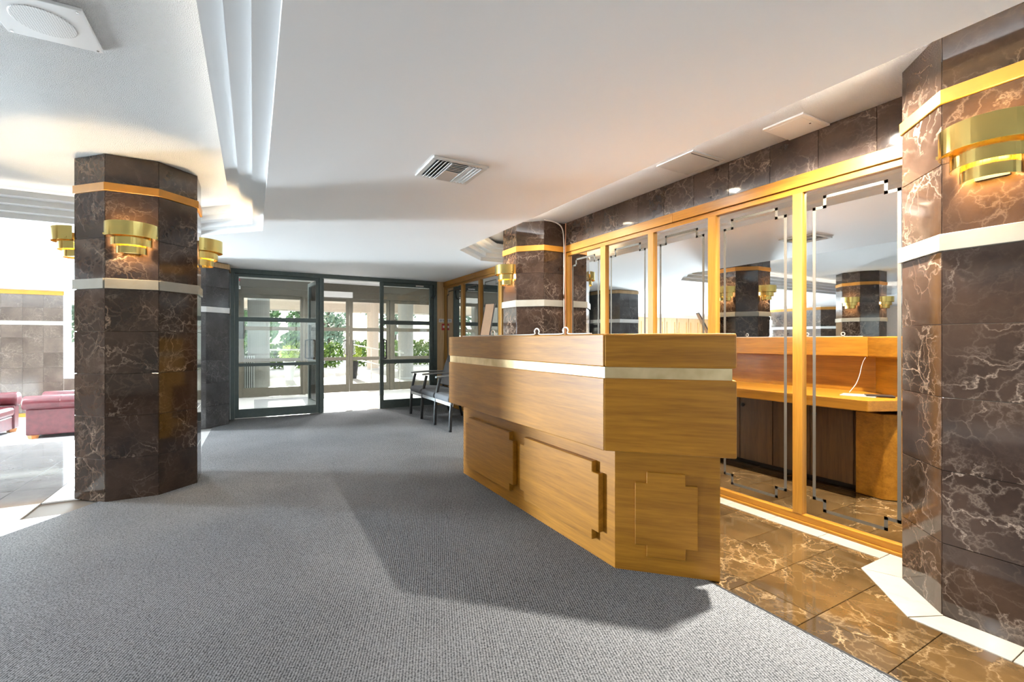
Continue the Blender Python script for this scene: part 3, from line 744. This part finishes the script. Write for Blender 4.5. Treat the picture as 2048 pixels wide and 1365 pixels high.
ex_ = thing('emergency_box', (-.25, 8.35, 1.95), 'white emergency light box with a red lamp on the vestibule wall', 'emergency light')
box('box', -.272, -.19, 8.25, 8.45, 2.0, 2.30, 'plate_white', ex_, bevel=.006); box('lamp', -.19, -.175, 8.30, 8.36, 2.08, 2.12, 'red_plastic', ex_); box('shelf', -.272, -.17, 8.23, 8.47, 1.97, 2.0, 'plate_white', ex_)
ic = thing('intercom', (-.25, 9.4, 1.3), 'black intercom unit on the left wall of the vestibule', 'intercom')
box('housing', -.272, -.13, 9.2, 9.42, 1.18, 1.52, 'black_plastic', ic, bevel=.03); box('keypad', -.20, -.15, 9.192, 9.2, 1.28, 1.40, 'dark_metal', ic)
pl = thing('fire_alarm_pull', (2.98, 7.86, 1.34), 'red fire alarm pull station on the oak panel by the doors', 'fire alarm')
box('body', 2.955, 3.025, 7.835, 7.86, 1.345, 1.46, 'red_plastic', pl, bevel=.004); box('handle', 2.965, 3.015, 7.826, 7.835, 1.385, 1.425, 'paper', pl)
sg = thing('wall_label', (2.96, 7.858, 1.5), 'small white notice plate above the fire alarm', 'sign')
box('plate', 2.90, 3.03, 7.852, 7.86, 1.485, 1.548, 'plate_white', sg); box('print', 2.915, 2.96, 7.850, 7.852, 1.497, 1.535, 'plate_grey', sg); box('print', 2.972, 3.015, 7.850, 7.852, 1.497, 1.535, 'plate_grey', sg)

# ================================================================== ganged seating
bench = thing('row_seating', (2.45, 6.28, 0), 'row of three linked grey upholstered chairs with dark legs behind the desk', 'chairs')
FY = [7.11, 6.57, 6.008, 5.446]
for i, y_ in enumerate(FY):
    V, F = tubeg(smoothpath([(2.16, y_, .007), (2.165, y_, .2), (2.185, y_, .42), (2.215, y_, .56), (2.235, y_, .64)], 5), .021, 6); mobj('leg', V, F, 'leg_metal', bench, smooth=True)
    V, F = tubeg(smoothpath([(2.80, y_, .007), (2.74, y_, .25), (2.70, y_, .42), (2.72, y_, .66)], 5), .019, 6); mobj('leg', V, F, 'leg_metal', bench, smooth=True)
    pts = smoothpath([(2.17, y_, .655), (2.25, y_, .662), (2.45, y_, .668), (2.74, y_, .66)], 6); V, F = [], []
    for p in pts:
        V += [(p.x, p.y-.026, p.z-.012), (p.x, p.y+.026, p.z-.012), (p.x, p.y+.026, p.z+.012), (p.x, p.y-.026, p.z+.012)]
    for k in range(len(pts)-1): F += [(4*k+a, 4*k+(a+1) % 4, 4*k+4+(a+1) % 4, 4*k+4+a) for a in range(4)]
    F += [(3, 2, 1, 0), tuple(4*(len(pts)-1)+a for a in range(4))]
    mobj('armrest', V, F, 'arm_grey', bench, bevel=.006)
box('beam', 2.165, 2.195, 5.43, 7.13, .325, .368, 'plate_grey', bench, bevel=.003); box('rear_beam', 2.68, 2.71, 5.43, 7.13, .33, .37, 'arm_grey', bench)
for i in range(3):
    y1, y0 = FY[i]-.025, FY[i+1]+.025
    pr = [(2.15, .37), (2.135, .41), (2.15, .445), (2.22, .458), (2.45, .448), (2.68, .43), (2.68, .36)]
    V = [(x, y0, z) for x, z in pr]+[(x, y1, z) for x, z in pr]; n = len(pr)
    mobj('seat', V, [tuple(range(n)), tuple(range(n, 2*n))[::-1]]+[(k, n+k, n+(k+1) % n, (k+1) % n) for k in range(n)], 'fabric_grey', bench, bevel=.018, seg=3, angle=25)
    pr = [(2.60, .47), (2.655, .60), (2.72, .80), (2.775, .95), (2.80, .99), (2.83, .99), (2.83, .95), (2.79, .80), (2.72, .60), (2.69, .44)]
    V = [(x, y0+.01, z) for x, z in pr]+[(x, y1-.01, z) for x, z in pr]; n = len(pr)
    mobj('backrest', V, [tuple(range(n)), tuple(range(n, 2*n))[::-1]]+[(k, n+k, n+(k+1) % n, (k+1) % n) for k in range(n)], 'fabric_grey', bench, bevel=.02, seg=3, angle=25)

# ================================================================== red leather armchairs in the lounge
def armchair(ox, oy, face, label):
    """rolled-arm club chair; face=-1 looks towards -X, +1 towards +X; origin = near front corner of the arm"""
    g = thing('armchair', (ox, oy, -.375), label, 'armchair', 'red leather armchairs'); z0 = -.375
    f = -face
    def X(a): return ox+f*a
    def bx(n, a0, a1, b0, b1, c0, c1, m_, **k): return box(n, min(X(a0), X(a1)), max(X(a0), X(a1)), oy+b0, oy+b1, z0+c0, z0+c1, m_, g, **k)
    for b0 in (0.0, .78):
        bx('arm', .04, .90, b0+.02, b0+.20, .06, .46, 'leather_red', bevel=.02)
        V, F = cylg((0, 0, 0), .115, .115, .96, 24)
        roll = mobj('arm_roll', [(X(.0+z), oy+b0+.09+x, z0+.555+y_) for x, y_, z in V], F, 'leather_red', g, smooth=False, bevel=.03, seg=3)
        roll.data.polygons.foreach_set('use_smooth', [True]*len(roll.data.polygons))
        V, F = latheg([(.1162, .44), (.1175, .445), (.1162, .45)], (0, 0, 0), 24, closed=False)
        mobj('seam', [(X(z), oy+b0+.09+x, z0+.555+y_) for x, y_, z in V], F, 'leather_red', roll)
    bx('back', .80, .96, .05, .95, .06, .66, 'leather_red', bevel=.05, seg=3)
    bx('seat_base', .06, .80, .20, .80, .06, .28, 'leather_red', bevel=.02); bx('seat_cushion', .03, .80, .205, .795, .28, .44, 'leather_red', bevel=.05, seg=3)
    for a in (.06, .80):
        for b0 in (.05, .86):
            V, F = cylg((X(a+.05), oy+b0+.04, z0+.001), .055, .075, .06, 4); mobj('foot', V, F, 'foot_wood', g)
    return g
armchair(-3.10, 9.85, -1, 'red leather club armchair with rolled arms, partly behind the left column')
armchair(-3.42, 9.95, 1, 'red leather armchair cut off by the left edge of the photo')

# ================================================================== ceiling fittings
def downlight(x, y, z, label, watts, color, size=.07, mat='lamp_glow', spread=150):
    g = thing('recessed_downlight', (x, y, z), label, 'ceiling light', 'recessed downlights')
    V, F = latheg([(.055, -.0005), (.075, -.0005), (.075, -.006), (.055, -.010)], (x, y, z), 24); mobj('trim_ring', V, F, 'plate_white', g, smooth=False)
    V, F = cylg((x, y, z-.004), .054, .054, .003, 20); mobj('lens', V, F, mat, g)
    if watts:
        l = bpy.data.lights.new('downlight_lamp', 'AREA'); l.shape = 'DISK'; l.size = size; l.energy = watts; l.color = color; l.spread = R(spread)
        lo = bpy.data.objects.new('downlight_lamp', l); link(lo, g, (x, y, z-.012))
    return g
WARM = (1, .94, .83)
for y_, wt, lb in ((1.35, 66, 'recessed downlight above the near end of the reception desk'), (2.52, 6, 'recessed downlight above the middle of the reception desk'), (3.80, 8, 'recessed downlight above the far end of the reception desk')):
    downlight(2.42, y_, ZT, lb, wt, WARM)
NEUT = (1, .98, .95)
k_ = 0
for (x, y_, z, lb) in ((-2.2, 7.6, ZS, 'recessed downlight over the lounge step'), (-4.6, 9.4, ZS, 'recessed downlight over the middle of the lounge'), (-7.6, 9.8, ZS, 'recessed downlight over the far left of the lounge'),
                       (-8.2, 4.4, ZS, 'recessed downlight left of the big ceiling recess'), (1.1, -1.6, ZS, 'recessed downlight behind the photographer'), (-2.6, 2.0, ZL+.005, 'recessed downlight inside the big ceiling recess')):
    downlight(x, y_, z, lb, 0 if y_ < 0 else 30, NEUT, mat='lamp_white')
for x, lb in ((.55, 'vestibule downlight behind the fixed glass panel'), (1.55, 'vestibule downlight in front of the outer double doors'), (2.75, 'vestibule downlight beside the right sidelight')):
    downlight(x, 9.4, 2.415, lb, 26, NEUT, mat='lamp_white')
vent = thing('ceiling_vent', (1.073, 2.687, ZS), 'square white air diffuser with slats in the smooth ceiling', 'air vent')
vx0, vx1, vy0, vy1 = .898, 1.248, 2.512, 2.864
for a in (boxg(vx0, vx1, vy0, vy0+.03, ZS-.012, ZS-.0005), boxg(vx0, vx1, vy1-.03, vy1, ZS-.012, ZS-.0005), boxg(vx0, vx0+.03, vy0+.03, vy1-.03, ZS-.012, ZS-.0005), boxg(vx1-.03, vx1, vy0+.03, vy1-.03, ZS-.012, ZS-.0005)):
    mobj('frame', *a, 'vent_metal', vent, bevel=.003, seg=1)
box('backing', vx0+.03, vx1-.03, vy0+.03, vy1-.03, ZS-.003, ZS-.0005, 'vent_dark', vent)
for s, xa in ((-1, vx0+.045), (1, vx1-.045-.066)):
    for i in range(4):
        x = xa+.022*i
        V, F = barg((x, vy0+.03, ZS-.012), (x, vy1-.03, ZS-.012), .020, .0025, up=(s*.75, 0, 1)); mobj('slat', V, F, 'vent_metal', vent)
for x in (vx0+.122, vx1-.122): box('divider', x-.003, x+.003, vy0+.03, vy1-.03, ZS-.02, ZS-.003, 'vent_metal', vent)
for i in range(12):
    y_ = vy0+.042+i*.0245
    V, F = barg((vx0+.126, y_, ZS-.012), (vx1-.126, y_, ZS-.012), .022, .0025, up=(0, (.75 if i > 5 else -.75), 1)); mobj('slat', V, F, 'vent_metal', vent)
spk = thing('ceiling_speaker', (-.755, 2.615, ZL), 'square white speaker plate with round grille in the textured ceiling', 'speaker')
box('plate', -.912, -.598, 2.458, 2.772, ZL-.010, ZL+.004, 'plate_white', spk, bevel=.003)
V, F = cylg((-.755, 2.615, ZL-.0125), .10, .105, .003, 40); mobj('grille', V, F, 'grille', spk)
for a in (-.895, -.615):
    for c in (2.475, 2.755): V, F = cylg((a, c, ZL-.012), .005, .005, .002, 10); mobj('screw', V, F, 'chrome', spk)
p1 = thing('ceiling_grille', (2.767, 2.30, ZT), 'grey return air grille in the ceiling strip above the mirrors', 'air vent')
box('panel', 2.605, 2.935, 2.14, 2.465, ZT-.010, ZT-.0005, 'plate_grey', p1, bevel=.002); box('slot', 2.625, 2.915, 2.165, 2.172, ZT-.0115, ZT-.010, 'vent_dark', p1)
p2 = thing('access_panel', (2.86, 1.59, ZT), 'white access panel in the ceiling strip nearest the right column', 'access panel')
box('panel', 2.72, 3.01, 1.48, 1.72, ZT-.012, ZT-.0005, 'plate_white', p2, bevel=.002); box('door', 2.745, 2.985, 1.505, 1.695, ZT-.015, ZT-.012, 'plate_white', p2, bevel=.001); box('latch', 2.86, 2.87, 1.515, 1.525, ZT-.017, ZT-.015, 'chrome', p2)
# ================================================================== outside
ground = struct('ground', boxg(-40, 40, 13.02, 120, -.3, -.02), 'concrete'); box('apron', -.3, 40, 10.9, 13.02, -.3, -.02, 'concrete', ground); box('road', -40, 40, 25, 34, -.02, -.012, 'asphalt', ground)
for i, (x, y_, r_) in enumerate(((.12, 12.6, .235), (4.15, 14.2, .235), (4.3, 19.4, .235))):
    c = thing('porch_column', (x, y_, -.02), ['round grey porch column left of the outer doors', 'round grey porch column seen through the right sidelight', 'round peach porch column at the far edge of the drive'][i], 'column', 'porch columns')
    V, F = cylg((x, y_, -.02), r_, r_, 2.9, 32); o = mobj('shaft', V, F, 'stucco' if i == 2 else 'column_grey', c, bevel=.004, angle=60); 
    V, F = cylg((x, y_, -.02), r_+.03, r_+.03, .06, 32); mobj('base', V, F, 'concrete', c)
can = struct('roof_porch', merge(boxg(-6, 12, 10.95, 20.2, 2.88, 3.3)), 'soffit'); box('beam', -6, 12, 19.2, 20.2, 2.33, 2.88, 'stucco', can); box('beam', -6, 12, 13.9, 14.5, 2.6, 2.88, 'stucco', can)
def leaves(name, parent, mat, boxes, n, size, label=None, flat=.6):
    V, F = [], []
    tot = sum(b[6] for b in boxes)
    for b in boxes:
        k = int(n*b[6]/tot)
        u = rng.normal(size=(k, 3)); u /= np.linalg.norm(u, axis=1)[:, None]
        rad = rng.uniform(.55, 1.0, size=(k, 1))**.6
        P = np.array(b[:3])+u*rad*np.array(b[3:6])
        for p in P:
            a = Vector(rng.normal(size=3)).normalized(); c = a.orthogonal().normalized(); d = a.cross(c)
            s = size*rng.uniform(.6, 1.3); i = len(V)
            p = Vector(p); V += [tuple(p-c*s), tuple(p+d*s*.5), tuple(p+c*s), tuple(p-d*s*.5)]; F.append((i, i+1, i+2, i+3))
    return tag(mobj(name, V, F, mat, parent), kind='stuff')
def hedge(x0, x1, y_, h, label):
    g = thing('hedge', ((x0+x1)/2, y_, -.02), label, 'hedge', 'clipped hedges')
    bs = []; x = x0
    while x < x1: bs.append((x, y_, h*.5, .45, .5, h*.55, 1)); x += .45
    leaves('foliage', g, 'leaf_hedge', bs, int(3600*(x1-x0)/3), .085)
    for k in range(int((x1-x0)/1.5)+1):
        V, F = cylg((x0+1.5*k, y_, -.02), .03, .02, h*.6, 6); mobj('stem', V, F, 'bark', g)
hedge(-4.5, 3.6, 21.9, 1.05, 'green hedge across the drive, left stretch behind the outer doors')
hedge(4.2, 9.5, 22.3, 1.15, 'green hedge across the drive, right stretch behind the sidelight')
def tree(x, y_, h, rx, n, mat, label, bare=False):
    g = thing('tree', (x, y_, -.02), label, 'tree', 'trees beyond the drive')
    V, F = tubeg(smoothpath([(x, y_, -.02), (x+.08, y_, h*.3), (x-.05, y_+.1, h*.6), (x+.1, y_, h*.92)]), .16, 8); mobj('trunk', V, F, 'bark', g, smooth=True)
    for k in range(14 if bare else 7):
        a = rng.uniform(0, 6.28); z = h*rng.uniform(.25, .7); l = rx*rng.uniform(.6, 1.0)
        V, F = tubeg(smoothpath([(x, y_, z), (x+math.cos(a)*l*.5, y_+math.sin(a)*l*.5, z+h*.16), (x+math.cos(a)*l, y_+math.sin(a)*l, z+h*.34)]), .045, 6); mobj('branch', V, F, 'bark', g, smooth=True)
    bs = [(x+rng.uniform(-.5, .5)*rx, y_+rng.uniform(-.5, .5)*rx, h*rng.uniform(.24, .80), rx*.6, rx*.6, h*.20, 1) for _ in range(9)]
    leaves('crown', g, mat, bs, n, .22)
for a in ((-9, 40, 7.5, 3.2, 4200, 'leaf_far', 'tall tree at the far left beyond the drive, seen through the lounge window'), (-4.6, 36, 7.0, 2.4, 5000, 'leaf_tree', 'dense green tree left of the outer doors beyond the hedge'),
          (-.1, 39, 9.5, 1.9, 7000, 'leaf_tree', 'dense dark green tree behind the left outer door'), (3.9, 44, 4.3, 1.8, 2600, 'leaf_tree', 'light green tree behind the right outer door'),
          (6.9, 52, 5.0, 2.2, 1500, 'leaf_far', 'pale sparse tree behind the porch columns')): tree(*a)
tree(9.6, 36, 7.2, 2.4, 500, 'leaf_far', 'nearly bare tree seen through the right sidelight', True)
def planter(x, y_, mat, label, h=.55):
    g = thing('planter', (x, y_, -.02), label, 'plant pot', 'planters by the drive')
    V, F = latheg([(.001, 0), (.11, 0), (.17, h), (.15, h), (.14, h-.05), (.001, h-.05)], (x, y_, -.02), 20, closed=False); mobj('pot', V, F, mat, g, smooth=False)
    leaves('shrub', g, 'leaf_lime', [(x, y_, h+.22, .27, .27, .25, 1)], 420, .06)
    V, F = cylg((x, y_, h-.08), .02, .015, .25, 6); mobj('stem', V, F, 'bark', g)
planter(2.72, 15.0, 'pot_black', 'tall black pot with a lime green shrub outside the left outer door'); planter(.95, 15.4, 'slat_white', 'white pot with a small shrub outside the left sidelight')
rail = thing('handrail', (3.4, 13.8, -.02), 'white sloping handrail outside the right outer door', 'handrail')
for z, a in ((.95, 0), (.50, 0)): V, F = tubeg([(2.75, 16.4, z+.10), (3.5, 12.2, z-.12)], .022, 8); mobj('rail', V, F, 'rail_white', rail, smooth=True)
for k in range(3):
    y_ = 16.2-1.9*k; x = 2.75+(16.4-y_)/4.2*.75; V, F = cylg((x, y_, -.02), .02, .02, .92-.05*k+.1, 8); mobj('post', V, F, 'rail_white', rail)
rail = thing('handrail', (.9, 13.4, -.02), 'horizontal handrail outside the left sidelight', 'handrail')
for z in (.92, .55): V, F = tubeg([(.15, 13.4, z), (1.55, 13.4, z)], .022, 8); mobj('rail', V, F, 'rail_white', rail, smooth=True)
for x in (.2, 1.5): V, F = cylg((x, 13.4, -.02), .02, .02, .94, 8); mobj('post', V, F, 'rail_white', rail)
sb = thing('slatted_bin', (-.08, 11.35, -.02), 'white slatted litter bin just outside the left sidelight', 'litter bin')
box('body', -.18, .02, 11.28, 11.46, -.02, .80, 'dark_metal', sb)
for i in range(6): box('slat', -.195+.04*i, -.172+.04*i, 11.262, 11.28, .0, .84, 'slat_white', sb)
